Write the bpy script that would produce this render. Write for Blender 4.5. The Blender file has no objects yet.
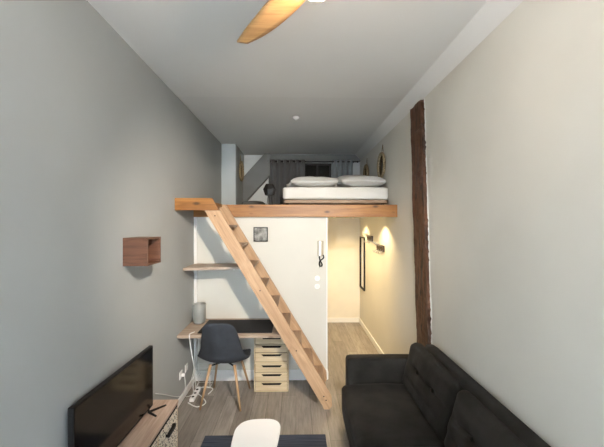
import bpy, bmesh, math, random
from mathutils import Vector, Matrix, noise
random.seed(7)
PI = math.pi
COL = bpy.context.scene.collection

# ------------------------------------------------------------------ materials
def mat(name, col, rough=0.6, metal=0.0, var=0.0, vscale=4.0, bump=0.0, bscale=60.0,
        emit=None, estr=0.0, sheen=0.0, spec=0.5, trans=0.0, col2=None, alpha=1.0):
    m = bpy.data.materials.new(name); m.use_nodes = True
    nt = m.node_tree; b = nt.nodes['Principled BSDF']
    b.inputs['Base Color'].default_value = (*col, 1)
    b.inputs['Roughness'].default_value = rough
    b.inputs['Metallic'].default_value = metal
    b.inputs['Specular IOR Level'].default_value = spec
    b.inputs['Sheen Weight'].default_value = sheen
    b.inputs['Transmission Weight'].default_value = trans
    b.inputs['Alpha'].default_value = alpha
    if emit:
        b.inputs['Emission Color'].default_value = (*emit, 1)
        b.inputs['Emission Strength'].default_value = estr
    tc = nt.nodes.new('ShaderNodeTexCoord')
    if var > 0 or col2:
        n = nt.nodes.new('ShaderNodeTexNoise'); n.inputs['Scale'].default_value = vscale
        n.inputs['Detail'].default_value = 5
        nt.links.new(tc.outputs['Object'], n.inputs['Vector'])
        r = nt.nodes.new('ShaderNodeValToRGB')
        c2 = col2 or tuple(min(1, c*(1+var)) for c in col)
        c1 = col if col2 else tuple(c*(1-var) for c in col)
        r.color_ramp.elements[0].position = 0.35; r.color_ramp.elements[1].position = 0.65
        r.color_ramp.elements[0].color = (*c1, 1); r.color_ramp.elements[1].color = (*c2, 1)
        nt.links.new(n.outputs['Fac'], r.inputs['Fac'])
        nt.links.new(r.outputs['Color'], b.inputs['Base Color'])
    if bump > 0:
        n2 = nt.nodes.new('ShaderNodeTexNoise'); n2.inputs['Scale'].default_value = bscale
        n2.inputs['Detail'].default_value = 4
        nt.links.new(tc.outputs['Object'], n2.inputs['Vector'])
        bp = nt.nodes.new('ShaderNodeBump'); bp.inputs['Strength'].default_value = bump
        bp.inputs['Distance'].default_value = 0.01
        nt.links.new(n2.outputs['Fac'], bp.inputs['Height'])
        nt.links.new(bp.outputs['Normal'], b.inputs['Normal'])
    return m

def wood(name, c1, c2, axis='X', scale=3.0, rough=0.5, knots=True, rot=0.0, bump=0.15, knotcol=None):
    m = bpy.data.materials.new(name); m.use_nodes = True
    nt = m.node_tree; b = nt.nodes['Principled BSDF']
    b.inputs['Roughness'].default_value = rough
    tc = nt.nodes.new('ShaderNodeTexCoord')
    mp = nt.nodes.new('ShaderNodeMapping')
    s = [8, 8, 8]; s['XYZ'.index(axis)] = 0.7
    mp0 = nt.nodes.new('ShaderNodeMapping'); mp0.inputs['Rotation'].default_value = (0, rot, 0)
    nt.links.new(tc.outputs['Object'], mp0.inputs['Vector'])
    mp.inputs['Scale'].default_value = s
    nt.links.new(mp0.outputs['Vector'], mp.inputs['Vector'])
    n = nt.nodes.new('ShaderNodeTexNoise'); n.inputs['Scale'].default_value = scale
    n.inputs['Detail'].default_value = 8; n.inputs['Roughness'].default_value = 0.65
    n.inputs['Distortion'].default_value = 0.6
    nt.links.new(mp.outputs['Vector'], n.inputs['Vector'])
    r = nt.nodes.new('ShaderNodeValToRGB')
    r.color_ramp.elements[0].position = 0.33; r.color_ramp.elements[1].position = 0.68
    r.color_ramp.elements[0].color = (*c1, 1); r.color_ramp.elements[1].color = (*c2, 1)
    nt.links.new(n.outputs['Fac'], r.inputs['Fac'])
    out = r.outputs['Color']
    if knots:
        v = nt.nodes.new('ShaderNodeTexVoronoi'); v.inputs['Scale'].default_value = 1.0
        mp2 = nt.nodes.new('ShaderNodeMapping'); s2 = [7, 7, 7]; s2['XYZ'.index(axis)] = 3.2
        mp2.inputs['Scale'].default_value = s2
        nt.links.new(mp0.outputs['Vector'], mp2.inputs['Vector'])
        nt.links.new(mp2.outputs['Vector'], v.inputs['Vector'])
        r2 = nt.nodes.new('ShaderNodeValToRGB')
        r2.color_ramp.elements[0].position = 0.07; r2.color_ramp.elements[1].position = 0.16
        r2.color_ramp.elements[0].color = (1, 1, 1, 1); r2.color_ramp.elements[1].color = (0, 0, 0, 1)
        nt.links.new(v.outputs['Distance'], r2.inputs['Fac'])
        mx = nt.nodes.new('ShaderNodeMix'); mx.data_type = 'RGBA'
        nt.links.new(r2.outputs['Color'], mx.inputs[0])
        nt.links.new(out, mx.inputs[6])
        k = knotcol or tuple(c*0.35 for c in c1)
        mx.inputs[7].default_value = (*k, 1)
        out = mx.outputs[2]
    nt.links.new(out, b.inputs['Base Color'])
    if bump:
        bp = nt.nodes.new('ShaderNodeBump'); bp.inputs['Strength'].default_value = bump
        bp.inputs['Distance'].default_value = 0.005
        nt.links.new(n.outputs['Fac'], bp.inputs['Height'])
        nt.links.new(bp.outputs['Normal'], b.inputs['Normal'])
    return m

def floor_mat():
    m = bpy.data.materials.new('laminate_planks'); m.use_nodes = True
    nt = m.node_tree; b = nt.nodes['Principled BSDF']
    b.inputs['Roughness'].default_value = 0.42
    tc = nt.nodes.new('ShaderNodeTexCoord')
    mp = nt.nodes.new('ShaderNodeMapping'); mp.inputs['Rotation'].default_value = (0, 0, PI/2)
    nt.links.new(tc.outputs['Object'], mp.inputs['Vector'])
    br = nt.nodes.new('ShaderNodeTexBrick')
    br.inputs['Scale'].default_value = 1.0
    br.inputs['Brick Width'].default_value = 1.25; br.inputs['Row Height'].default_value = 0.155
    br.inputs['Mortar Size'].default_value = 0.0015; br.inputs['Bias'].default_value = 0.0
    br.offset = 0.37
    br.inputs['Color1'].default_value = (0.215, 0.190, 0.167, 1)
    br.inputs['Color2'].default_value = (0.33, 0.298, 0.265, 1)
    br.inputs['Mortar'].default_value = (0.08, 0.07, 0.06, 1)
    nt.links.new(mp.outputs['Vector'], br.inputs['Vector'])
    mp2 = nt.nodes.new('ShaderNodeMapping'); mp2.inputs['Scale'].default_value = (14, 1.3, 1)
    nt.links.new(tc.outputs['Object'], mp2.inputs['Vector'])
    n = nt.nodes.new('ShaderNodeTexNoise'); n.inputs['Scale'].default_value = 2.2
    n.inputs['Detail'].default_value = 8; n.inputs['Roughness'].default_value = 0.7
    nt.links.new(mp2.outputs['Vector'], n.inputs['Vector'])
    r = nt.nodes.new('ShaderNodeValToRGB')
    r.color_ramp.elements[0].position = 0.3; r.color_ramp.elements[1].position = 0.72
    r.color_ramp.elements[0].color = (0.62, 0.60, 0.58, 1); r.color_ramp.elements[1].color = (1.25, 1.25, 1.25, 1)
    nt.links.new(n.outputs['Fac'], r.inputs['Fac'])
    mx = nt.nodes.new('ShaderNodeMix'); mx.data_type = 'RGBA'; mx.blend_type = 'MULTIPLY'
    mx.inputs[0].default_value = 1
    nt.links.new(br.outputs['Color'], mx.inputs[6]); nt.links.new(r.outputs['Color'], mx.inputs[7])
    nt.links.new(mx.outputs[2], b.inputs['Base Color'])
    return m

def pattern_mat():
    m = bpy.data.materials.new('door_pattern'); m.use_nodes = True
    nt = m.node_tree; b = nt.nodes['Principled BSDF']; b.inputs['Roughness'].default_value = 0.6
    tc = nt.nodes.new('ShaderNodeTexCoord')
    mp = nt.nodes.new('ShaderNodeMapping'); mp.inputs['Scale'].default_value = (1, 1, 1.5)
    nt.links.new(tc.outputs['Object'], mp.inputs['Vector'])
    v = nt.nodes.new('ShaderNodeTexVoronoi'); v.inputs['Scale'].default_value = 36
    v.feature = 'DISTANCE_TO_EDGE'
    nt.links.new(mp.outputs['Vector'], v.inputs['Vector'])
    r = nt.nodes.new('ShaderNodeValToRGB'); r.color_ramp.interpolation = 'LINEAR'
    r.color_ramp.elements[0].position = 0.15; r.color_ramp.elements[1].position = 0.24
    r.color_ramp.elements[0].color = (0.80, 0.74, 0.62, 1); r.color_ramp.elements[1].color = (0.02, 0.018, 0.016, 1)
    nt.links.new(v.outputs['Distance'], r.inputs['Fac'])
    nt.links.new(r.outputs['Color'], b.inputs['Base Color'])
    return m

def rug_mat():
    m = bpy.data.materials.new('rug_blue'); m.use_nodes = True
    nt = m.node_tree; b = nt.nodes['Principled BSDF']; b.inputs['Roughness'].default_value = 0.95
    tc = nt.nodes.new('ShaderNodeTexCoord')
    mp = nt.nodes.new('ShaderNodeMapping'); mp.inputs['Scale'].default_value = (2, 60, 1)
    nt.links.new(tc.outputs['Object'], mp.inputs['Vector'])
    n = nt.nodes.new('ShaderNodeTexNoise'); n.inputs['Scale'].default_value = 1.5; n.inputs['Detail'].default_value = 6
    nt.links.new(mp.outputs['Vector'], n.inputs['Vector'])
    r = nt.nodes.new('ShaderNodeValToRGB')
    r.color_ramp.elements[0].position = 0.35; r.color_ramp.elements[1].position = 0.7
    r.color_ramp.elements[0].color = (0.018, 0.024, 0.042, 1); r.color_ramp.elements[1].color = (0.075, 0.09, 0.125, 1)
    nt.links.new(n.outputs['Fac'], r.inputs['Fac']); nt.links.new(r.outputs['Color'], b.inputs['Base Color'])
    bp = nt.nodes.new('ShaderNodeBump'); bp.inputs['Strength'].default_value = 0.5; bp.inputs['Distance'].default_value = 0.01
    nt.links.new(n.outputs['Fac'], bp.inputs['Height']); nt.links.new(bp.outputs['Normal'], b.inputs['Normal'])
    return m

M = dict(
    grey_wall=mat('grey_wall', (0.37, 0.385, 0.375), 0.9, var=0.03, vscale=1.5, bump=0.03, bscale=90),
    warm_wall=mat('warm_wall', (0.66, 0.64, 0.575), 0.85, var=0.03, vscale=1.5, bump=0.03, bscale=90),
    cream=mat('cream_wall', (0.64, 0.63, 0.57), 0.8, var=0.02, vscale=2, bump=0.03, bscale=60),
    ceil=mat('ceiling_paint', (0.76, 0.755, 0.73), 0.9, var=0.02, vscale=1, bump=0.03, bscale=30),
    ceil2=mat('ceiling_paint_dull', (0.73, 0.725, 0.70), 0.9, var=0.02, vscale=1),
    hall=mat('hall_paint', (0.74, 0.70, 0.60), 0.8, var=0.03, vscale=3, bump=0.04, bscale=40),
    white=mat('white_paint', (0.80, 0.80, 0.78), 0.5),
    lwhite=mat('pale_blue_white', (0.50, 0.55, 0.56), 0.7, var=0.02),
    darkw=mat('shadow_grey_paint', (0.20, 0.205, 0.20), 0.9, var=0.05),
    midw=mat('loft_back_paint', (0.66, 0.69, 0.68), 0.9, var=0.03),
    floor=floor_mat(),
    beam=wood('honey_beam', (0.21, 0.085, 0.018), (0.38, 0.17, 0.042), 'X', 3, 0.45),
    pine=wood('stair_pine', (0.36, 0.215, 0.115), (0.58, 0.39, 0.235), 'X', 3, 0.55, rot=math.radians(-59)),
    tread=wood('tread_pine', (0.20, 0.125, 0.075), (0.33, 0.215, 0.135), 'Y', 3, 0.55, knots=False),
    shelfw=wood('shelf_wood', (0.30, 0.22, 0.155), (0.50, 0.40, 0.31), 'X', 3, 0.5),
    drawer=wood('birch', (0.50, 0.39, 0.24), (0.68, 0.56, 0.38), 'X', 2.5, 0.5, knots=False),
    leg=wood('beech_leg', (0.36, 0.22, 0.11), (0.52, 0.34, 0.19), 'Z', 3, 0.45, knots=False),
    walnut=wood('walnut', (0.075, 0.032, 0.018), (0.16, 0.075, 0.045), 'X', 4, 0.45, knots=False),
    darkwood=wood('dark_wood', (0.02, 0.012, 0.008), (0.05, 0.03, 0.02), 'Y', 4, 0.5, knots=False),
    oak=wood('cabinet_oak', (0.38, 0.26, 0.19), (0.58, 0.43, 0.33), 'Y', 4, 0.45, knots=False),
    fan=wood('fan_wood', (0.42, 0.22, 0.08), (0.62, 0.37, 0.16), 'X', 3, 0.4, knots=False, bump=0.05),
    post=wood('old_timber', (0.012, 0.006, 0.003), (0.15, 0.062, 0.028), 'Z', 4, 0.7, knots=True, bump=0.9),
    plaster=mat('plaster', (0.75, 0.74, 0.70), 0.9, bump=0.5, bscale=80),
    chair=mat('slate_shell', (0.030, 0.036, 0.046), 0.75, var=0.1, vscale=20, bump=0.05, bscale=300),
    sofa=mat('charcoal_velvet', (0.016, 0.0155, 0.0138), 0.85, var=0.4, vscale=6, bump=0.15, bscale=25, sheen=0.03, spec=0.2),
    black=mat('black_matt', (0.005, 0.005, 0.006), 0.6),
    pad=mat('desk_pad', (0.007, 0.009, 0.013), 0.75, var=0.1),
    gap=mat('shadow_gap', (0.004, 0.004, 0.004), 0.9),
    screen=mat('tv_screen', (0.004, 0.004, 0.004), 0.12, spec=0.6),
    plastic=mat('white_plastic', (0.93, 0.93, 0.92), 0.25),
    cable=mat('cable_white', (0.78, 0.78, 0.76), 0.4),
    rug=rug_mat(), pattern=pattern_mat(),
    sheet=mat('white_sheet', (0.66, 0.655, 0.62), 0.9, bump=0.3, bscale=12),
    pillow=mat('pillow_cotton', (0.52, 0.52, 0.50), 0.9, bump=0.35, bscale=14),
    slat=mat('bed_wood', (0.30, 0.21, 0.14), 0.6, var=0.1),
    curtain=mat('grey_curtain', (0.12, 0.125, 0.125), 0.9, var=0.05, bump=0.1),
    curtain2=mat('blue_grey_curtain', (0.26, 0.30, 0.31), 0.9, var=0.05, bump=0.1),
    glass_dark=mat('dark_glass', (0.004, 0.006, 0.006), 0.08, spec=0.5),
    metal=mat('chrome', (0.4, 0.4, 0.4), 0.45, metal=1.0),
    mirror=mat('mirror', (0.75, 0.75, 0.75), 0.04, metal=1.0),
    wicker=mat('wicker', (0.30, 0.23, 0.13), 0.8, var=0.4, vscale=60, bump=0.8, bscale=120),
    beige=mat('aged_plastic', (0.42, 0.37, 0.27), 0.5),
    frost=mat('grey_translucent', (0.42, 0.44, 0.42), 0.35, trans=0.35),
    clockf=mat('slate_picture', (0.06, 0.06, 0.055), 0.5, col2=(0.36, 0.36, 0.33), vscale=16),
    bulb=mat('warm_bulb', (1, 1, 1), 0.5, emit=(1, 0.80, 0.58), estr=3),
    spotb=mat('spot_bulb', (1, 1, 1), 0.5, emit=(1, 0.72, 0.38), estr=2),
    cushion=mat('taupe_cushion', (0.10, 0.10, 0.095), 0.9, bump=0.2),
)

# ------------------------------------------------------------------ mesh helpers
def box(bm, x0, x1, y0, y1, z0, z1, bev=0.0, seg=2):
    g = bmesh.ops.create_cube(bm, size=1)
    vs = g['verts']
    for v in vs:
        v.co = Vector((x0 if v.co.x < 0 else x1, y0 if v.co.y < 0 else y1, z0 if v.co.z < 0 else z1))
    if bev > 0:
        es = list({e for v in vs for e in v.link_edges})
        bmesh.ops.bevel(bm, geom=es, offset=bev, segments=seg, affect='EDGES', profile=0.6)
    return bm

def prism(bm, pts, axis, a, b, bev=0.0):
    """extrude a 2-D polygon along axis ('Y': pts are x,z; 'X': pts are y,z; 'Z': pts are x,y)"""
    def P(p, t):
        return {'Y': (p[0], t, p[1]), 'X': (t, p[0], p[1]), 'Z': (p[0], p[1], t)}[axis]
    A = [bm.verts.new(P(p, a)) for p in pts]; B = [bm.verts.new(P(p, b)) for p in pts]
    n = len(pts); fs = [bm.faces.new(A), bm.faces.new(B[::-1])]
    for i in range(n):
        fs.append(bm.faces.new((A[i], B[i], B[(i+1) % n], A[(i+1) % n])))
    bmesh.ops.recalc_face_normals(bm, faces=fs)
    if bev > 0:
        bmesh.ops.bevel(bm, geom=list({e for f in fs for e in f.edges}), offset=bev, segments=2, affect='EDGES')
    return bm

def tube(bm, pts, r, n=10, caps=True):
    pts = [Vector(p) for p in pts]
    rs = r if isinstance(r, (list, tuple)) else [r]*len(pts)
    rings = []; ref = None
    for i, p in enumerate(pts):
        d = (pts[min(i+1, len(pts)-1)] - pts[max(i-1, 0)]).normalized()
        if ref is None:
            ref = Vector((0, 0, 1)) if abs(d.z) < 0.9 else Vector((1, 0, 0))
        u = (ref - d*ref.dot(d)).normalized(); w = d.cross(u); ref = u
        rings.append([bm.verts.new(p + (u*math.cos(2*PI*k/n) + w*math.sin(2*PI*k/n))*rs[i]) for k in range(n)])
    for a, b in zip(rings, rings[1:]):
        for k in range(n):
            f = bm.faces.new((a[k], a[(k+1) % n], b[(k+1) % n], b[k])); f.smooth = True
    if caps:
        bm.faces.new(rings[0][::-1]); bm.faces.new(rings[-1])
    return bm

def smooth_path(pts, k=6):
    """Catmull-Rom"""
    P = [Vector(p) for p in pts]; P = [P[0]] + P + [P[-1]]; out = []
    for i in range(1, len(P)-2):
        for j in range(k):
            t = j/k; a, b, c, d = P[i-1], P[i], P[i+1], P[i+2]
            out.append(0.5*((2*b) + (c-a)*t + (2*a-5*b+4*c-d)*t*t + (3*b-a-3*c+d)*t**3))
    out.append(P[-2]); return out

def lathe(bm, prof, c=(0, 0, 0), n=28, axis='Z', smooth=True):
    """prof: (radius, height) pairs"""
    rings = []
    for r, h in prof:
        ring = []
        for k in range(n):
            a = 2*PI*k/n; x, y = r*math.cos(a), r*math.sin(a)
            p = {'Z': (x, y, h), 'Y': (x, h, y), 'X': (h, x, y)}[axis]
            ring.append(bm.verts.new(Vector(c) + Vector(p)))
        rings.append(ring)
    fs = []
    for a, b in zip(rings, rings[1:]):
        for k in range(n):
            f = bm.faces.new((a[k], a[(k+1) % n], b[(k+1) % n], b[k])); f.smooth = smooth; fs.append(f)
    fs.append(bm.faces.new(rings[0][::-1])); fs.append(bm.faces.new(rings[-1]))
    bmesh.ops.recalc_face_normals(bm, faces=fs)
    return bm

def soft(bm, c, size, r=0.04, puff=(0, 0, 0), n=14, fn=None, mtx=None):
    """rounded, puffed box: c centre, size full dimensions"""
    g = bmesh.ops.create_cube(bm, size=2); vs = g['verts']
    es = list({e for v in vs for e in v.link_edges})
    bmesh.ops.subdivide_edges(bm, edges=es, cuts=n, use_grid_fill=True)
    bm.verts.ensure_lookup_table()
    allv = [v for v in bm.verts if v.is_valid and max(abs(v.co.x), abs(v.co.y), abs(v.co.z)) <= 1.0001 and not v.tag]
    h = Vector(size)/2
    for v in allv:
        u = v.co.copy()
        p = Vector((u.x*h.x, u.y*h.y, u.z*h.z))
        q = Vector([max(-(h[i]-r), min(h[i]-r, p[i])) for i in range(3)])
        d = p - q
        if d.length > 1e-6: p = q + d.normalized()*r
        for i in range(3):
            if puff[i]:
                j, k = [a for a in range(3) if a != i]
                p[i] += puff[i]*(u[i])*(1-u[j]**2)*(1-u[k]**2)
        if fn: p = fn(p, u)
        if mtx: p = mtx @ p
        v.co = p + Vector(c); v.tag = True
    for f in bm.faces: f.smooth = True
    return bm

def new(): return bmesh.new()

def props(o, label=None, cat=None, group=None, kind=None):
    if label: o['label'] = label
    if cat: o['category'] = cat
    if group: o['group'] = group
    if kind: o['kind'] = kind
    return o

def org(o):
    v = Vector((0, 0, 0))
    while o: v += o.location; o = o.parent
    return v

def obj(name, bm, m, parent=None, loc=None, smooth=False, mods=None):
    o_ = Vector(loc) if loc is not None else (org(parent) if parent else Vector((0, 0, 0)))
    if o_.length: bmesh.ops.translate(bm, vec=-o_, verts=bm.verts)
    if smooth:
        for f in bm.faces: f.smooth = True
    me = bpy.data.meshes.new(name); bm.to_mesh(me); bm.free()
    me.materials.append(m)
    o = bpy.data.objects.new(name, me); COL.objects.link(o)
    if parent: o.parent = parent
    elif loc is not None: o.location = loc
    return o

def thing(name, label, cat, loc, rz=0.0, group=None):
    o = bpy.data.objects.new(name, None); COL.objects.link(o)
    o.location = loc; o['_rz'] = 0
    del o['_rz']
    o.empty_display_size = 0.1
    o.rotation_euler = (0, 0, rz)
    return props(o, label, cat, group)

def struct(name, bm, m): return props(obj(name, bm, m), kind='structure')
def B(*a, **k): return box(new(), *a, **k)

# ------------------------------------------------------------------ dimensions (metres)
XL, XR = -1.26, 1.26
HC = 3.295
YB = -1.4            # wall behind the camera
YP = 4.12            # face of the partition under the loft
YE = 6.5             # far wall
ZL = 2.18            # loft floor
XH = 0.39            # hallway's left side

# ------------------------------------------------------------------ setting
struct('floor', B(XL-.1, XR+.1, YB-.1, YE+.1, -.1, 0), M['floor'])
struct('wall_left', B(XL-.12, XL, YB-.1, YE+.1, 0, HC+.1), M['grey_wall'])
struct('wall_right', B(XR, XR+.12, YB-.1, YP, 0, HC+.1), M['warm_wall'])
struct('wall_loft_right', B(XR, XR+.12, YP, YE+.1, ZL-.075, HC+.1), M['warm_wall'])
struct('wall_hall_right', B(XR, XR+.12, YP, YE+.1, 0, ZL-.075), M['warm_wall'])
struct('ceiling', B(XL, XR, YB, 3.52, HC, HC+.1), M['ceil'])
struct('ceiling_loft', B(XL, XR, 3.52, YE, HC+.002, HC+.1), M['ceil2'])
b = B(XL, XH, YP, YP+.08, 0, 2.06); struct('wall_partition', b, M['cream'])
struct('wall_hall_left', B(XH-.08, XH, YP+.08, YE, 0, 2.06), M['hall'])
struct('wall_hall_back', B(XH, XR, YE, YE+.1, 0, ZL), M['hall'])
struct('floor_loft', B(XL, XR, YP+.0, YE, 2.06, ZL), M['cream'])
# loft's far wall with its window opening
wx0, wx1, wz0, wz1 = 0.15, 0.70, 2.5, 3.14
b = new()
box(b, XL, wx0, YE, YE+.1, ZL, HC+.1); box(b, wx1, XR, YE, YE+.1, ZL, HC+.1)
box(b, wx0, wx1, YE, YE+.1, ZL, wz0); box(b, wx0, wx1, YE, YE+.1, wz1, HC+.1)
struct('wall_back', b, M['midw'])
b = new()
box(b, wx0, wx1, YE+.02, YE+.06, wz0, wz0+.04); box(b, wx0, wx1, YE+.02, YE+.06, wz1-.04, wz1)
for x in (wx0, (wx0+wx1)/2-.02, wx1-.04): box(b, x, x+.04, YE+.018, YE+.062, wz0, wz1)
w = struct('window_1', b, M['black'])
obj('pane', B(wx0, wx1, YE+.035, YE+.045, wz0, wz1), M['glass_dark'], w)
# pilaster and recess wall on the left of the loft
struct('wall_pilaster', B(XL, -1.02, 5.6, 5.75, ZL, HC+.01), M['lwhite'])
struct('wall_recess', B(XL, -1.02, 5.75, YE, ZL, HC+.01), M['grey_wall'])
# sloping boxed-in underside of the building's stair crossing the far left corner
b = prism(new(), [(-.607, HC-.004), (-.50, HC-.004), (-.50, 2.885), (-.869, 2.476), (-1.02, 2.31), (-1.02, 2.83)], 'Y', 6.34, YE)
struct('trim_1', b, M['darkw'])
# coving along the right
b = prism(new(), [(1.155, HC), (XR, HC), (XR, 3.185)], 'Y', YB, YE)
struct('trim_2', b, M['ceil'])
struct('trim_6', B(-.50, XR-.001, 6.43, YE, 3.165, HC+.01), M['darkw'])   # added dark box, colours in the shade on the wall above the curtain rod
# baseboards
def bb(name, *a):
    return struct(name, B(*a, bev=.004), M['white'])
bb('baseboard_left', XL, XL+.015, YB, YP, 0, .075)
bb('baseboard_alcove', XL, XH, YP-.015, YP, 0, .13)
bb('baseboard_right', XR-.015, XR, YB, YP, 0, .09)
bb('baseboard_hall_right', XR-.018, XR, YP, YE, 0, .09)
bb('baseboard_hall_back', XH, XR, YE-.018, YE, 0, .09)
bb('baseboard_hall_left', XH, XH+.015, YP, YE, 0, .09)
struct('trim_3', B(XL+.0, XL+.035, YP-.03, YP, .13, 2.03, bev=.006), M['white'])      # pipe box in the corner
struct('trim_4', B(XH-.012, XH+.004, YP-.004, YP+.02, .0, 2.03), M['white'])          # corner bead
# rear wall with a big window behind the camera
b = new()
box(b, XL, -0.8, YB-.1, YB, 0, HC); box(b, .8, XR, YB-.1, YB, 0, HC)
box(b, -.8, .8, YB-.1, YB, 0, .5); box(b, -.8, .8, YB-.1, YB, 2.7, HC)
struct('wall_rear', b, M['warm_wall'])
b = new()
for x in (-.8, -.03, .74): box(b, x, x+.06, YB-.07, YB-.02, .5, 2.7)
for z in (.5, 2.64): box(b, -.8, .8, YB-.07, YB-.02, z, z+.06)
w = struct('window_2', b, M['white'])
pg = mat('clear_pane', (1, 1, 1), 0.02, trans=1.0)
obj('pane', B(-.8, .8, YB-.05, YB-.045, .5, 2.7), pg, w)

# ------------------------------------------------------------------ loft edge
o = obj('loft_beam', B(XL+.001, XR-.001, 4.072, YP, 2.03, 2.183, bev=.004), M['beam'])
props(o, 'long honey-coloured timber beam along the front edge of the sleeping loft', 'beam')
t = thing('stair_landing', 'short varnished timber landing jutting from the loft beam at the left wall', 'landing', (-1.06, 3.8, 2.03))
obj('fascia', prism(new(), [(XL+.001, 2.087), (XL+.001, 2.215), (-.875, 2.215), (-.80, 2.087)], 'Y', 3.447, 3.487, .003), M['beam'], t)
obj('deck', B(XL+.001, -.90, 3.487, 4.07, 2.15, 2.183), M['beam'], t)

# ------------------------------------------------------------------ stairs
t = thing('staircase', 'steep open wooden stair of pale pine climbing left to the loft', 'stairs', (.35, 3.76, 0))
def XS(z): return .30 - .60*z
W_ = .154
zt = 2.085
obj('stringer', prism(new(), [(.292, 0), (XS(.04), .04), (XS(zt), zt), (XS(zt)+W_, zt), (.372, .137), (.378, .04), (.352, 0)], 'Y', 3.45, 3.487, .004), M['pine'], t)
zt2 = 2.18
obj('stringer', prism(new(), [(.292, 0), (XS(.04), .04), (XS(zt2), zt2), (XS(zt2)+W_, zt2), (.372, .137), (.378, .04), (.352, 0)], 'Y', 4.034, 4.071, .004), M['pine'], t)
for k in range(1, 10):
    z = .215*k
    obj('tread', B(XS(z)+.008, min(XS(z)+W_-.004, .37), 3.487, 4.034, z-.03, z, bev=.004), M['tread'], t)
for (yy, zz) in ((3.449, .14), (3.449, .10), (3.449, 2.03), (3.449, 1.25), (3.449, .62)):
    obj('screw', lathe(new(), [(.007, -.003), (.007, 0)], (XS(zz)+.075, yy, zz), 10, 'Y'), M['black'], t)

# ------------------------------------------------------------------ wall shelf over the desk
t = thing('wall_shelf', 'single narrow wooden board shelf across the alcove above the desk', 'shelf', (-.9, 3.95, 1.42))
obj('board', prism(new(), [(XL+.002, 3.69), (-.60, 3.80), (-.52, YP-.002), (XL+.036, YP-.002), (XL+.036, YP-.032), (XL+.002, YP-.032)], 'Z', 1.425, 1.455, .003), M['shelfw'], t)
obj('bracket', B(-.75, -.725, 3.95, YP-.002, 1.39, 1.425, bev=.003), M['white'], t)
# ------------------------------------------------------------------ desk
t = thing('desk', 'wall-mounted wooden desktop running across the alcove under the stair', 'desk', (-.7, 3.8, 0))
obj('desktop', prism(new(), [(XL+.002, 3.50), (-.12, 3.50), (-.12, YP-.002), (XL+.036, YP-.002), (XL+.036, YP-.032), (XL+.002, YP-.032)], 'Z', .737, .77, .004), M['shelfw'], t)
obj('batten', B(-1.2, -.13, YP-.03, YP-.002, .68, .736, bev=.003), M['white'], t)
obj('support_leg', B(-.17, -.13, 4.03, 4.07, 0, .736, bev=.003), M['shelfw'], t)
o = obj('desk_pad', B(-1.06, -.26, 3.56, 4.04, .7705, .776, bev=.002), M['pad'])
props(o, 'large black desk pad lying on the desktop behind the chair', 'desk pad')
# cylinder lamp
t = thing('table_lamp', 'grey translucent cylinder lamp standing in the left corner of the desk', 'lamp', (-1.145, 3.93, .77))
obj('base', lathe(new(), [(.06, .7705), (.065, .775), (.065, .79), (.05, .795)], (-1.145, 3.93, 0)), M['metal'], t)
obj('lamp_shade', lathe(new(), [(.066, .79), (.074, .80), (.074, 1.0), (.070, 1.003), (.068, 1.0), (.068, .80)], (-1.145, 3.93, 0)), M['frost'], t)

# ------------------------------------------------------------------ desk chair
def make_chair(name, label, x, y, rz, shellm, legm):
    t = thing(name, label, 'chair', (x, y, 0))
    prof = smooth_path([(0, -.30, .935), (0, -.285, .81), (0, -.255, .66), (0, -.225, .53), (0, -.14, .462), (0, 0, .445), (0, .12, .45), (0, .20, .455), (0, .245, .435)], 4)
    wk = [.165, .190, .215, .255, .285, .270, .25, .235, .19]
    n = len(prof); nu = 14
    b = new(); grid = []
    for i, p in enumerate(prof):
        s = i/(n-1)*(len(wk)-1); k = min(int(s), len(wk)-2); f = s-k
        f = f*f*(3-2*f)
        hw = wk[k]*(1-f)+wk[k+1]*f
        a = prof[max(0, i-1)]; c = prof[min(n-1, i+1)]
        d = (c-a).normalized(); nrm = Vector((0, -d.z, d.y)); 
        if nrm.z < 0 or nrm.y < -0.9: nrm = -nrm
        nrm = Vector((0, abs(d.z), d.y)) if d.z < 0 else Vector((0, -abs(d.z), abs(d.y)))
        dish = .018 + .050*math.sin(PI*min(1, max(0, s/7.5)))*(1 if s < 4 else max(.5, 1-(s-4)*.25))
        row = []
        for j in range(nu+1):
            u = -1+2*j/nu
            q = Vector((x, y, 0)) + p + nrm*(dish*abs(u)**2.4)
            # round off the top and front corners
            drop = 0
            if s < 1.2: drop = .05*(abs(u)**4)*(1.2-s)/1.2
            q.z -= drop
            if s > 7: q.y -= .06*(abs(u)**3)*(s-7)
            q.x += u*hw
            row.append(b.verts.new(q))
        grid.append(row)
    for r0, r1 in zip(grid, grid[1:]):
        for j in range(nu): b.faces.new((r0[j], r1[j], r1[j+1], r0[j+1]))
    bmesh.ops.recalc_face_normals(b, faces=b.faces)
    sh = obj('seat_shell', b, shellm, t, smooth=True)
    md = sh.modifiers.new('thick', 'SOLIDIFY'); md.thickness = .022; md.offset = 0
    md = sh.modifiers.new('sub', 'SUBSURF'); md.levels = 1; md.render_levels = 1
    for sx in (-1, 1):
        for sy in (-1, 1):
            top = Vector((x+sx*.13, y+sy*.13-.02, .44)); bot = Vector((x+sx*.215, y+sy*.235, 0.0))
            obj('leg', tube(new(), [top, bot], [.016, .010], 12), legm, t)
    fr = new()
    tube(fr, [(x-.13, y-.15, .428), (x+.13, y+.11, .428)], .009, 8)
    tube(fr, [(x+.13, y-.15, .428), (x-.13, y+.11, .428)], .009, 8)
    obj('under_frame', fr, M['black'], t)
    t.rotation_euler = (0, 0, rz)
    return t
make_chair('desk_chair', 'dark slate moulded chair with beech legs pulled up to the desk', -.775, 3.69, math.radians(-4), M['chair'], M['leg'])

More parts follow.
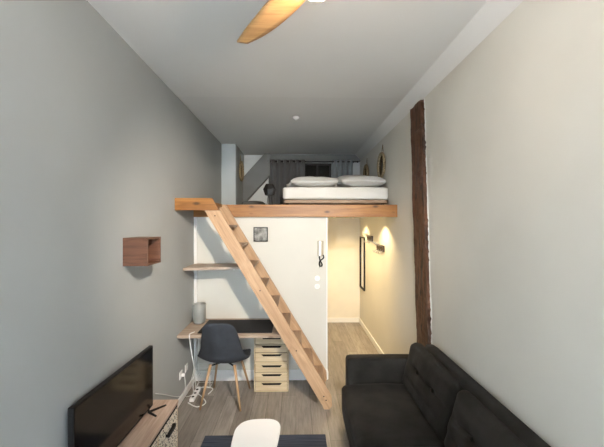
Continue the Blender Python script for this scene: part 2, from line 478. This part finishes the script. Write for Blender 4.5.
# ------------------------------------------------------------------ drawer units
def drawer_unit(z0, z1, label):
    t = thing('drawer_unit', label, 'drawers', (-.287, 3.97, z0), group=None)
    x0, x1, y0, y1 = -.487, -.088, 3.83, 4.09
    c = new()
    box(c, x0, x0+.012, y0, y1, z0, z1); box(c, x1-.012, x1, y0, y1, z0, z1)
    box(c, x0, x1, y0, y1, z0, z0+.014); box(c, x0, x1, y0, y1, z1-.012, z1); box(c, x0, x1, y1-.01, y1, z0, z1)
    obj('case', c, M['drawer'], t)
    obj('gap_shade_sheet', B(x0+.012, x1-.012, y0+.02, y0+.024, z0+.014, z1-.012), M['gap'], t)  # black sheet added behind the fronts, paints shade into the drawer gaps
    h = (z1-z0-.026)/3
    for k in range(3):
        a = z0+.014+k*h
        d = obj('drawer', B(x0+.016, x1-.016, y0+.006, y1-.03, a+.004, a+h-.004, bev=.0025), M['drawer'], t)
        zc = a+h*.72
        obj('handle', prism(new(), [(-.40, zc+.010), (-.165, zc+.010), (-.185, zc-.012), (-.38, zc-.012)], 'Y', y0+.002, y0+.007), M['gap'], d)
drawer_unit(0, .335, 'lower of the two stacked pale birch three-drawer units under the desk')
drawer_unit(.336, .66, 'upper of the two stacked pale birch three-drawer units, directly under the desktop')

# ------------------------------------------------------------------ objects on the partition
t = thing('wall_picture', 'small square slate-grey picture with pale marbled strokes beside the stair', 'picture', (-.44, YP-.01, 1.82))
obj('frame', B(-.527, -.350, YP-.022, YP-.001, 1.725, 1.905, bev=.003), M['black'], t)
obj('picture_panel', B(-.515, -.362, YP-.025, YP-.02, 1.737, 1.893), M['clockf'], t)
t = thing('intercom', 'white wall intercom handset with a black cord hanging under it', 'intercom', (.305, YP-.02, 1.64))
obj('body', B(.268, .345, YP-.02, YP-.001, 1.545, 1.735, bev=.006), M['beige'], t)
obj('handset', soft(new(), (.297, YP-.034, 1.64), (.035, .028, .185), .012), M['plastic'], t)
pth = [(.335, YP-.03, 1.56), (.345, YP-.035, 1.53), (.315, YP-.035, 1.50), (.29, YP-.035, 1.47), (.30, YP-.035, 1.42), (.325, YP-.035, 1.44), (.30, YP-.035, 1.49), (.29, YP-.03, 1.545)]
obj('cord', tube(new(), smooth_path(pth, 5), .0085, 8), M['black'], t)
def switch(z, label):
    t = thing('light_switch', label, 'switch', (.265, YP-.01, z))
    obj('plate', lathe(new(), [(.034, -.001), (.034, -.010), (.030, -.013)], (.265, YP, z), 28, 'Y'), M['plastic'], t)
    obj('button', lathe(new(), [(.020, -.012), (.020, -.017), (.016, -.019)], (.265, YP, z), 24, 'Y'), M['white'], t)
switch(1.265, 'upper round white light switch below the intercom')
switch(1.165, 'lower round white light switch below the intercom')

# ------------------------------------------------------------------ sockets and cables at left
def socket(y, z, label):
    t = thing('wall_socket', label, 'socket', (XL+.005, y, z))
    obj('plate', B(XL+.001, XL+.010, y-.04, y+.04, z-.04, z+.04, bev=.003), M['plastic'], t)
    obj('recess', lathe(new(), [(.022, .0095), (.022, .0105)], (XL, y, z), 20, 'X'), M['white'], t)
socket(3.62, .30, 'white wall socket on the grey wall nearest the cabinet')
socket(3.80, .30, 'white wall socket on the grey wall farther from the cabinet')
t = thing('plug', 'white plug with its lead pushed into the near wall socket', 'plug', (XL+.03, 3.62, .30))
obj('plug_body', soft(new(), (XL+.031, 3.62, .30), (.038, .035, .035), .01, n=4), M['plastic'], t)
obj('lead', tube(new(), smooth_path([(XL+.045, 3.62, .295), (XL+.06, 3.60, .2), (XL+.05, 3.62, .1), (XL+.045, 3.7, .02), (XL+.12, 3.8, .008)], 6), .0035, 6), M['cable'], t)
def cable(name, pts, r, label):
    o = obj(name, tube(new(), smooth_path(pts, 7), r, 7), M['cable'], loc=pts[0])
    props(o, label, 'cable')
cable('charging_cable', [(-1.10, 3.60, .775), (-1.13, 3.54, .776), (-1.12, 3.50, .777), (-1.12, 3.488, .76), (-1.10, 3.49, .6), (-1.08, 3.52, .40), (-1.11, 3.58, .22), (-1.13, 3.66, .10), (-1.14, 3.70, .06)], .005,
      'white charging cable hanging from the left front edge of the desktop')
cable('wall_cable', [(XL+.012, 2.95, .44), (XL+.010, 3.2, .30), (XL+.010, 3.42, .17), (XL+.022, 3.6, .09), (XL+.022, 3.9, .085), (XL+.04, 4.0, .3), (XL+.045, 4.04, .72)], .004,
      'thin white cable running along the grey wall above the baseboard to the desk')
cable('floor_cable', [(-1.17, 3.60, .006), (-1.05, 3.52, .006), (-.98, 3.60, .006), (-1.08, 3.75, .006), (-1.18, 3.85, .006), (-1.10, 3.95, .006), (-.98, 3.9, .006), (-1.0, 3.78, .006)], .0055,
      'white cable coiled loosely on the floor under the left end of the desk')
t = thing('power_strip', 'white power strip on the floor under the left end of the desk', 'power strip', (-1.14, 3.74, 0))
obj('strip_body', B(-1.165, -1.115, 3.62, 3.90, .001, .035, bev=.006), M['plastic'], t)
for k in range(3):
    yy = 3.67+k*.08
    obj('outlet', lathe(new(), [(.016, .034), (.016, .036)], (-1.14, yy, 0), 16), M['gap'], t)
t = thing('wire_rack', 'small white wire rack holding leads beneath the desk by the corner', 'rack', (-1.10, 3.98, 0))
b = new()
for z in (.004, .12, .24):
    tube(b, [(-1.19, 3.93, z), (-1.02, 3.93, z), (-1.02, 4.06, z), (-1.19, 4.06, z), (-1.19, 3.93, z)], .0035, 6)
for (x, y) in ((-1.19, 3.93), (-1.02, 3.93), (-1.02, 4.06), (-1.19, 4.06)):
    tube(b, [(x, y, 0), (x, y, .27)], .004, 6)
for k in range(1, 6): tube(b, [(-1.19+k*.028, 3.93, .12), (-1.19+k*.028, 4.06, .12)], .0025, 6)
obj('wire_frame', b, M['cable'], t)

# ------------------------------------------------------------------ TV cabinet + TV
cx0, cx1 = XL+.018, -1.022; cy1 = 2.88; cy0 = cy1-1.23
t = thing('tv_cabinet', 'low oak-topped cabinet with black and cream patterned doors on the left wall', 'cabinet', ((cx0+cx1)/2, (cy0+cy1)/2, 0))
obj('cabinet_top', B(cx0, cx1+.004, cy0, cy1, .400, .425, bev=.002), M['oak'], t)
b = new()
box(b, cx0, cx1-.02, cy0+.004, cy1-.004, .03, .385)
box(b, cx0, cx1-.002, cy1-.018, cy1-.002, .0, .40); box(b, cx0, cx1-.002, cy0+.002, cy0+.018, .0, .40)
for k in (1, 2): box(b, cx1-.022, cx1-.002, cy0+k*.41-.008, cy0+k*.41+.008, 0.0, .40)
obj('carcass', b, M['drawer'], t)
obj('shadow_gap', B(cx1-.03, cx1-.0005, cy0+.018, cy1-.018, .372, .3995), M['gap'], t)
for k in range(3):
    a = cy0+k*.41+.012
    d = obj('door', B(cx1-.019, cx1-.001, a, a+.386, .045, .370, bev=.003), M['pattern'], t)
    hb = new(); tube(hb, [(cx1+.002, a+.27, .285), (cx1+.022, a+.26, .285), (cx1+.022, a+.13, .285), (cx1+.002, a+.12, .285)], .011, 8)
    box(hb, cx1+.012, cx1+.030, a+.125, a+.265, .266, .304, bev=.006)
    obj('handle', hb, M['black'], d)
t = thing('television', 'flat black television standing on the patterned cabinet', 'television', (-1.17, 2.72, .425))
obj('housing', B(-1.20, -1.168, 1.80, 2.72, .465, .955, bev=.006), M['black'], t)
obj('screen', B(-1.1682, -1.1665, 1.81, 2.71, .480, .945), M['screen'], t)
for yy in (2.675, 1.90):
    b = new()
    tube(b, [(-1.185, yy, .48), (-1.183, yy, .434), (-1.09, yy+.11, .431)], [.012, .010, .007], 8)
    tube(b, [(-1.183, yy, .434), (-1.10, yy-.05, .431)], [.010, .007], 8)
    obj('foot', b, M['black'], t)
t.rotation_euler = (0, 0, math.radians(-2))

# ------------------------------------------------------------------ box shelf on left wall
t = thing('box_shelf', 'small dark walnut open box shelf hung on the grey left wall', 'shelf', (-1.17, 2.55, 1.64))
x0, x1, y0, y1, z0, z1 = XL+.002, -1.08, 2.42, 2.66, 1.64, 1.845
b = new(); th = .014
box(b, x0, x1, y0, y1, z0, z0+th); box(b, x0, x1, y0, y1, z1-th, z1)
box(b, x0, x1, y0, y0+th, z0+th, z1-th); box(b, x0, x1, y1-th, y1, z0+th, z1-th)
obj('box_frame', b, M['walnut'], t)
obj('back_panel', B(x0, x0+.006, y0+th, y1-th, z0+th, z1-th), M['walnut'], t)

# ------------------------------------------------------------------ rug + side table
o = obj('rug', B(-.83, .27, 1.35, 3.03, .001, .014, bev=.005), M['rug'])
props(o, 'dark blue striped woven rug on the grey wood floor', 'rug')
t = thing('side_table', 'small white rounded plastic side table standing on the dark blue rug', 'table', (-.29, 2.37, .014))
b = new(); pts = []
for k in range(56):
    a = 2*PI*k/56; c, s = math.cos(a), math.sin(a); e = 2/2.9
    hx = .166 + .034*s
    pts.append((-.292 + hx*abs(c)**e*(1 if c > 0 else -1) + .012*s, 2.37 + .255*abs(s)**e*(1 if s > 0 else -1) + .015*c*max(0, s)))
prism(b, pts, 'Z', .385, .402)
bmesh.ops.bevel(b, geom=[e for e in b.edges if abs(e.verts[0].co.z-e.verts[1].co.z) < 1e-5], offset=.006, segments=3, affect='EDGES')
obj('tabletop', b, M['plastic'], t)
for (sx, sy) in ((-1, -1), (1, -1), (-1, 1), (1, 1)):
    obj('leg', tube(new(), [(-.29+sx*.10, 2.37+sy*.13, .386), (-.29+sx*.13, 2.37+sy*.17, .015)], [.016, .010], 10), M['plastic'], t)

# ------------------------------------------------------------------ sofa
t = thing('sofa', 'dark charcoal velvet sofa with tufted back cushions along the right wall', 'sofa', (1.2, 3.50, 0))
SY0, SY1 = 1.215, 3.255
ym = (SY0+SY1)/2
obj('base_frame', soft(new(), (.80, ym, .20), (.72, SY1-SY0-.02, .20), .03, n=10), M['sofa'], t)
obj('back_frame', soft(new(), (1.200, (SY0+2.955)/2, .54), (.10, 2.955-SY0, .67), .035, n=16), M['sofa'], t)
for yy in (SY1-.068, SY0+.068):
    obj('arm', soft(new(), (.815, yy, .385), (.66, .135, .56), .03, (0.0, .006, .004), n=14), M['sofa'], t)
L = (SY1-SY0-.27)/2
for k in range(2):
    yc = SY0+.135+L*(k+.5)
    def seatfn(p, u):
        p.z -= .010*math.exp(-((u.x*1.0+.1)**2+(u.y)**2)*14) if u.z > 0 else 0
        p.z += .006*noise.noise(Vector((u.x*2, u.y*3, k*5)))
        if u.x < 0: p.z -= .012*u.x*u.x*max(0, u.z)
        return p
    obj('seat_cushion', soft(new(), (.735, yc, .380), (.615, L-.004, .140), .045, (.008, .0, .012), n=22, fn=seatfn), M['sofa'], t)
    def backfn(p, u):
        if u.x < 0:
            w = abs(u.x)
            g = 0
            for by in (-.36, .36):
                g += .034*math.exp(-((u.y-by)**2*60 + (u.z-.12)**2*50))
            g += .018*math.exp(-((u.z-.12)/.08)**2)*(1-u.y**4)
            g += .012*math.exp(-((u.z+.45)/.08)**2)*(1-u.y**4)
            p.x += g*w
            p.x += .008*noise.noise(Vector((u.y*4, u.z*3, k*7+1)))
        return p
    mt = Matrix.Rotation(math.radians(15), 3, 'Y')
    cb = obj('back_cushion', soft(new(), (1.095, yc, .628), (.125, L-.006, .42), .055, (.026, .0, .010), n=30, fn=backfn, mtx=mt), M['sofa'], t)
    for by in (-.36, .36):
        c = Vector((-.060, by*(L-.006)/2, .12*.21)); c = mt @ c + Vector((1.095, yc, .628))
        obj('button', soft(new(), c, (.014, .03, .03), .0065, n=4), M['sofa'], cb)
for (x, y) in ((.50, SY1-.08), (.50, SY0+.08), (1.10, SY1-.08), (1.10, SY0+.08)):
    obj('leg', tube(new(), [(x, y, .11), (x, y, 0)], [.022, .014], 12), M['black'], t)

# ------------------------------------------------------------------ old timber post
b = new()
g = bmesh.ops.create_cube(b, size=2)
bmesh.ops.subdivide_edges(b, edges=list(b.edges), cuts=3, use_grid_fill=True)
bmesh.ops.delete(b, geom=[f for f in b.faces if False], context='FACES')
b.free()
b = new(); rings = []
NZ = 160; H = 3.165
sec = [(1.0, 0), (0, 0), (0, .25), (0, .5), (0, .75), (0, 1), (1, 1)]
for i in range(NZ+1):
    z = H*i/NZ
    yn = 2.97 + .24*z/H; yf = yn+.30 - .0*z
    row = []
    for j, (sx, sy) in enumerate(sec):
        x = 1.222 + (XR-.0005-1.222)*sx; y = yn + (yf-yn)*sy
        nz = noise.noise(Vector((j*1.7, z*5, 3))); nz2 = noise.noise(Vector((j*3.1, z*24, 9)))
        if sx == 0: x += .012*nz+.008*nz2; x = min(x, 1.25)
        y += .016*nz2+.010*nz
        zz = z
        if i == NZ: zz += .02*noise.noise(Vector((j*9.3, 1, 1)))
        row.append(b.verts.new((x, y, zz)))
    rings.append(row)
n = len(sec)
for r0, r1 in zip(rings, rings[1:]):
    for j in range(n):
        b.faces.new((r0[j], r0[(j+1) % n], r1[(j+1) % n], r1[j]))
b.faces.new(rings[0][::-1]); b.faces.new(rings[-1]); bmesh.ops.recalc_face_normals(b, faces=b.faces)
o = obj('timber_post', b, M['post'], loc=(1.24, 3.1, 0)); props(o, 'rough dark old timber post set into the right wall behind the sofa', 'post')
# ragged plaster edge around the post
b = new()
for side in (0, 1):
    rings = []
    for i in range(91):
        z = H*i/90 + (.012 if i == 90 else 0)
        yn = 2.97 + .24*z/H; y = yn if side == 0 else yn+.30
        w = .003 + .005*noise.noise(Vector((side*5, z*22, 0)))
        s = -1 if side == 0 else 1
        ring = [(XR-.0005, y+s*(w+.008)), (XR-.006, y+s*w*.8), (XR-.007, y-s*.004), (XR-.0005, y-s*.004)]
        rings.append([b.verts.new((p[0], p[1], z)) for p in ring])
    for r0, r1 in zip(rings, rings[1:]):
        for j in range(4): b.faces.new((r0[j], r0[(j+1) % 4], r1[(j+1) % 4], r1[j]))
    b.faces.new(rings[0][::-1]); b.faces.new(rings[-1])
bmesh.ops.recalc_face_normals(b, faces=b.faces)
struct('trim_5', b, M['plaster'])

# ------------------------------------------------------------------ hallway
t = thing('wall_mirror', 'tall narrow black-framed mirror on the right wall of the hallway', 'mirror', (XR-.01, 6.2, .72))
y0, y1, z0, z1 = 5.98, 6.38, .72, 1.70
b = new()
for a in ((y0, y0+.022, z0, z1), (y1-.022, y1, z0, z1), (y0+.022, y1-.022, z0, z0+.022), (y0+.022, y1-.022, z1-.022, z1)):
    box(b, XR-.028, XR-.001, a[0], a[1], a[2], a[3])
obj('frame', b, M['black'], t)
obj('mirror_glass', B(XR-.012, XR-.004, y0+.02, y1-.02, z0+.02, z1-.02), M['mirror'], t)
def rack(y0, y1, z, label):
    t = thing('coat_rack', label, 'coat rack', (XR-.01, (y0+y1)/2, z))
    obj('board', B(XR-.022, XR-.001, y0, y1, z-.045, z+.045, bev=.003), M['darkwood'], t)
    for k in range(4):
        y = y0+.04+(y1-y0-.08)*k/3
        obj('hook', tube(new(), smooth_path([(XR-.022, y, z-.02), (XR-.05, y, z-.06), (XR-.075, y, z-.075), (XR-.085, y, z-.04)], 4), .004, 6), M['metal'], t)
        obj('hook', tube(new(), smooth_path([(XR-.022, y, z+.02), (XR-.06, y, z+.05), (XR-.10, y, z+.085)], 4), .004, 6), M['metal'], t)
rack(5.36, 5.76, 1.70, 'small dark coat rack with metal hooks nearest the hallway mirror')
rack(4.66, 5.06, 1.59, 'small dark coat rack with metal hooks nearest the loft beam')
for i, (x, y) in enumerate(((1.02, 4.62), (1.02, 5.90), (.62, 5.3))):
    t = thing('ceiling_spotlight', ['recessed warm spotlight in the hallway ceiling nearest the room', 'recessed warm spotlight in the hallway ceiling over the mirror', 'recessed warm spotlight on the left side of the hallway ceiling'][i], 'spotlight', (x, y, 2.06))
    obj('ring', lathe(new(), [(.042, 2.0595), (.042, 2.052), (.032, 2.050)], (x, y, 0), 24), M['metal'], t)
    obj('bulb', lathe(new(), [(.028, 2.0505), (.028, 2.049)], (x, y, 0), 20), M['spotb'], t)

# ------------------------------------------------------------------ ceiling things
t = thing('smoke_detector', 'small white round smoke detector on the ceiling before the loft', 'smoke detector', (0, 4.12, HC-.012))
obj('body', lathe(new(), [(.040, -.012), (.040, -.030), (.030, -.045)], (0, 4.12, HC), 28), M['plastic'], t)
obj('sensor', lathe(new(), [(.018, -.044), (.014, -.056)], (0, 4.12, HC), 20), M['white'], t)

t = thing('ceiling_fan', 'ceiling fan with light wooden blades hanging from the ceiling', 'ceiling fan', (.09, 1.38, HC))
fx, fy = .09, 1.38
obj('rod', lathe(new(), [(.06, HC-.001), (.06, HC-.04), (.014, HC-.05), (.014, 3.06)], (fx, fy, 0), 24), M['metal'], t)
obj('motor', lathe(new(), [(.03, 3.07), (.085, 3.055), (.095, 3.0), (.09, 2.975)], (fx, fy, 0), 32), M['white'], t)
obj('light_bowl', lathe(new(), [(.085, 2.974), (.08, 2.94), (.055, 2.915), (.02, 2.905)], (fx, fy, 0), 32), M['bulb'], t)
for k in range(3):
    ang = math.radians(127.3+120*k)
    b = new(); ns = 18; vt = []
    # curved outline: leading and trailing edges as (along, across) pairs
    lead = smooth_path([(.08, .045, 0), (.26, .066, 0), (.42, .056, 0), (.56, .042, 0), (.674, .026, 0)], 5)
    trail = smooth_path([(.08, -.04, 0), (.20, -.064, 0), (.375, -.070, 0), (.533, -.056, 0), (.6475, -.028, 0)], 5)
    for p, q in zip(lead, trail):
        vt.append([Vector((*(p.lerp(q, j/4)).xy, 3.0 + .03*p.lerp(q, j/4).y)) for j in range(5)])
    ca, sa = math.cos(ang), math.sin(ang)
    def T(p): return Vector((fx+p.x*ca-p.y*sa, fy+p.x*sa+p.y*ca, p.z))
    V = [[b.verts.new(T(p)) for p in line] for line in vt]
    for r0, r1 in zip(V, V[1:]):
        for j in range(4): b.faces.new((r0[j], r0[j+1], r1[j+1], r1[j]))
    o = obj('blade', b, M['fan'], t, smooth=True)
    md = o.modifiers.new('thick', 'SOLIDIFY'); md.thickness = .012

# ------------------------------------------------------------------ loft furnishing
def curtain(name, x0, x1, z0, z1, folds, m, label, y=6.40):
    t = thing(name, label, 'curtain', ((x0+x1)/2, y, z0))
    b = new(); n = folds*10; nz = 8; rows = []
    for i in range(nz+1):
        z = z1+(z0-z1)*i/nz; row = []
        for j in range(n+1):
            s = j/n; a = s*folds*2*PI
            row.append(b.verts.new((x0+(x1-x0)*s, y+.028*math.sin(a)*(1+.15*i/nz)+.004*noise.noise(Vector((s*9, z*2, 0))), z)))
        rows.append(row)
    for r0, r1 in zip(rows, rows[1:]):
        for j in range(n): b.faces.new((r0[j], r0[j+1], r1[j+1], r1[j]))
    o = obj('drape', b, m, t, smooth=True)
    md = o.modifiers.new('thick', 'SOLIDIFY'); md.thickness = .004
    for k in range(folds):
        xx = x0+(x1-x0)*(k+.5)/folds
        eb = new(); 
        pts = [(xx, y+.026*math.cos(q), z1-.035+.026*math.sin(q)) for q in [2*PI*i/16 for i in range(17)]]
        tube(eb, pts, .005, 6, caps=False)
        obj('eyelet', eb, M['metal'], t)
curtain('window_curtain', -.53, .17, ZL+.01, 3.185, 6, M['curtain'], 'grey eyelet curtain gathered left of the loft window')
curtain('window_curtain', .69, 1.10, ZL+.35, 3.185, 4, M['curtain2'], 'pale blue-grey curtain right of the loft window behind the bed')
t = thing('curtain_rod', 'thin black curtain rod across the far end of the loft', 'curtain rod', (.3, 6.40, 3.15))
obj('pole', tube(new(), [(-.56, 6.40, 3.15), (1.19, 6.40, 3.15)], .011, 10), M['black'], t)
for x in (-.57, 1.20): obj('finial', soft(new(), (x, 6.40, 3.15), (.035, .035, .035), .016, n=4), M['black'], t)
for x in (-.54, 1.13): obj('bracket', tube(new(), [(x, 6.40, 3.15), (x, YE-.001 if x > 0 else 6.338, 3.15)], .007, 8), M['black'], t)

# bed
BX0, BX1, BY0, BY1 = -.17, 1.235, 4.40, 6.30
t = thing('bed_frame', 'low wooden slatted bed base on the loft floor', 'bed', (.53, 5.35, ZL))
b = new()
box(b, BX0, BX1, BY0, BY0+.025, 2.222, 2.265, bev=.003); box(b, BX0, BX1, BY1-.025, BY1, 2.222, 2.265, bev=.003)
box(b, BX0, BX0+.025, BY0, BY1, 2.222, 2.265, bev=.003); box(b, BX1-.025, BX1, BY0, BY1, 2.222, 2.265, bev=.003)
obj('rail', b, M['slat'], t)
b = new()
for k in range(12): box(b, BX0+.025, BX1-.025, BY0+.06+k*.15, BY0+.14+k*.15, 2.245, 2.262)
obj('slat', b, M['slat'], t)
for (x, y) in ((BX0+.05, BY0+.1), (BX1-.05, BY0+.1), (BX0+.05, BY1-.1), (BX1-.05, BY1-.1), (.53, 5.3)):
    obj('leg', B(x-.02, x+.02, y-.02, y+.02, ZL, 2.225), M['black'], t)
def matfn(p, u):
    p.y += .006*noise.noise(Vector((u.x*5, u.z*2, 4))); p.z += .006*noise.noise(Vector((u.x*3, u.y*3, 8)))*max(0, u.z)
    return p
o = obj('mattress', soft(new(), (.535, 5.35, 2.358), (1.43, 1.88, .178), .04, (.006, .008, .006), n=24, fn=matfn), M['sheet'], loc=(.53, 5.35, 2.265))
props(o, 'white sheeted double mattress lying on the bed base in the loft', 'mattress')
def pillow(x, y, z, sx, sy, sz, tilt, label, rz=0):
    def fn(p, u):
        e = (1-u.x**4)*(1-u.y**4)
        p.z = p.z*(.28+.72*e**.8)
        p.z += .010*noise.noise(Vector((u.x*2.5+x, u.y*2.5, 2)))
        return p
    mt = Matrix.Rotation(rz, 3, 'Z') @ Matrix.Rotation(tilt, 3, 'X')
    o = obj('pillow', soft(new(), (x, y, z), (sx, sy, sz), .03, (0, 0, .012), n=16, fn=fn, mtx=mt), M['pillow'], loc=(x, y, z))
    props(o, label, 'pillow', None)
pillow(.255, 4.72, 2.535, .66, .42, .140, .05, 'plump white pillow at the left front of the loft mattress')
pillow(.93, 4.70, 2.540, .62, .42, .150, .04, 'plump white pillow at the right front of the loft mattress', .02)
pillow(.93, 5.16, 2.60, .60, .42, .19, .22, 'white pillow lying behind the right front pillow by the wall')
def duvfn(p, u):
    p.z += .03*noise.noise(Vector((u.x*2.2, u.y*2.2, 5))) * max(0, u.z)
    p.z -= .09*max(0, -u.x)*abs(u.x)*max(0, u.z)
    return p
o = obj('duvet', soft(new(), (.28, 5.50, 2.555), (.86, .95, .20), .09, (0, 0, .012), n=18, fn=duvfn), M['pillow'], loc=(.26, 5.62, 2.445))
props(o, 'rumpled pale duvet heaped on the far left of the loft bed', 'duvet')

# loft lamp
lx, ly = -.348, 4.33
t = thing('floor_lamp', 'small black faceted lamp on thin legs at the loft edge left of the bed', 'lamp', (lx, ly, ZL))
b = lathe(new(), [(.03, 2.315), (.062, 2.32), (.088, 2.395), (.05, 2.465), (.03, 2.468)], (lx, ly, 0), 7, smooth=False)
obj('lamp_shade', b, M['black'], t)
for k in range(3):
    a = 2*PI*k/3+.4
    obj('leg', tube(new(), [(lx+.02*math.cos(a), ly+.02*math.sin(a), 2.318), (lx+.05*math.cos(a), ly+.05*math.sin(a), ZL)], .004, 6), M['black'], t)
# floor cushion
o = obj('floor_cushion', soft(new(), (-.66, 5.2, 2.235), (.34, .34, .10), .03, (0, 0, .02), n=10), M['cushion'], loc=(-.66, 5.2, ZL))
props(o, 'flat grey cushion lying on the loft floor beneath the sloping boxing', 'cushion')

# round wicker mirrors
def round_mirror(wall, y, z, r, label):
    x = XR-.001 if wall > 0 else -1.02+.001
    s = -1 if wall > 0 else 1
    t = thing('round_mirror', label, 'mirror', (x, y, z))
    b = new(); pts = [(x+s*.028, y+r*math.cos(q), z+r*math.sin(q)) for q in [2*PI*i/36 for i in range(37)]]
    tube(b, pts, .021, 8, caps=False)
    obj('wicker_rim', b, M['wicker'], t)
    obj('mirror_glass', lathe(new(), [(r-.01, s*.006), (r-.01, s*.014)], (x, y, z), 36, 'X'), M['glass_dark'], t)
    obj('cord', tube(new(), [(x+s*.01, y-.05, z+r), (x+s*.006, y, z+r+.13), (x+s*.01, y+.05, z+r)], .004, 6), M['wicker'], t)
round_mirror(1, 4.75, 2.79, .17, 'round wicker-framed mirror on the right loft wall nearest the room')
round_mirror(1, 5.80, 2.82, .155, 'round wicker-framed mirror on the right loft wall behind the pillows')
round_mirror(-1, 6.02, 2.90, .165, 'round wicker-framed mirror on the left loft wall beside the pilaster')

# ------------------------------------------------------------------ lights
def kelvin(o, c): o.data.color = c
def light(kind, name, loc, energy, color, **kw):
    l = bpy.data.lights.new(name, kind); l.energy = energy; l.color = color
    for k, v in kw.items(): setattr(l, k, v)
    o = bpy.data.objects.new(name, l); COL.objects.link(o); o.location = loc; return o
t = thing('ceiling_spotlight', 'white ceiling spotlight near the camera end of the room aimed at the stair', 'spotlight', (.52, .3, HC))
obj('base', lathe(new(), [(.06, HC-.001), (.06, HC-.02), (.05, HC-.025)], (.52, .3, 0), 28), M['white'], t)
obj('stem', tube(new(), [(.52, .3, HC-.02), (.52, .3, 2.97)], .008, 10), M['white'], t)
b = lathe(new(), [(.025, -.10), (.045, -.06), (.05, .02), (.045, .02), (.04, -.02)], (0, 0, 0), 24)
aim = Vector((-.35, 4.1, 1.3)); src = Vector((.52, .3, 2.95))
q = (aim-src).to_track_quat('Z', 'Y')
bmesh.ops.transform(b, matrix=Matrix.Translation(src) @ q.to_matrix().to_4x4(), verts=b.verts)
obj('lamp_head', b, M['white'], t)
sp = light('SPOT', 'spot_beam', src + (aim-src).normalized()*.06, 470, (1.0, .88, .74), spot_size=math.radians(66), spot_blend=.75, shadow_soft_size=.045)
sp.rotation_euler = (aim-src).to_track_quat('-Z', 'Y').to_euler()
light('POINT', 'fan_light', (fx, fy, 2.885), 26, (1.0, .82, .66), shadow_soft_size=.035)
w = light('AREA', 'window_daylight', (0, YB-.15, 1.6), 175, (.74, .87, 1.0), shape='RECTANGLE', size=1.6, size_y=2.2)
w.rotation_euler = (PI/2, 0, 0)
for (x, y, e) in ((1.02, 4.62, 48), (1.02, 5.90, 36), (.62, 5.3, 52)):
    s = light('SPOT', 'hall_spot', (x, y, 2.045), e, (1.0, .75, .40), spot_size=math.radians(130), spot_blend=.6, shadow_soft_size=.02)
world = bpy.data.worlds.new('world'); bpy.context.scene.world = world; world.use_nodes = True
world.node_tree.nodes['Background'].inputs[0].default_value = (.75, .87, 1, 1)
world.node_tree.nodes['Background'].inputs[1].default_value = 1.0

# ------------------------------------------------------------------ camera
cd = bpy.data.cameras.new('camera'); cam = bpy.data.objects.new('camera', cd); COL.objects.link(cam)
cam.location = (0, 0, 1.95); cam.rotation_euler = (PI/2, 0, math.radians(-1.04))
cd.sensor_fit = 'HORIZONTAL'; cd.sensor_width = 36; cd.lens = 330/604*36; cd.clip_start = .02
bpy.context.scene.camera = cam
vs = bpy.context.scene.view_settings
vs.view_transform = 'Standard'; vs.look = 'None'; vs.exposure = 0.27
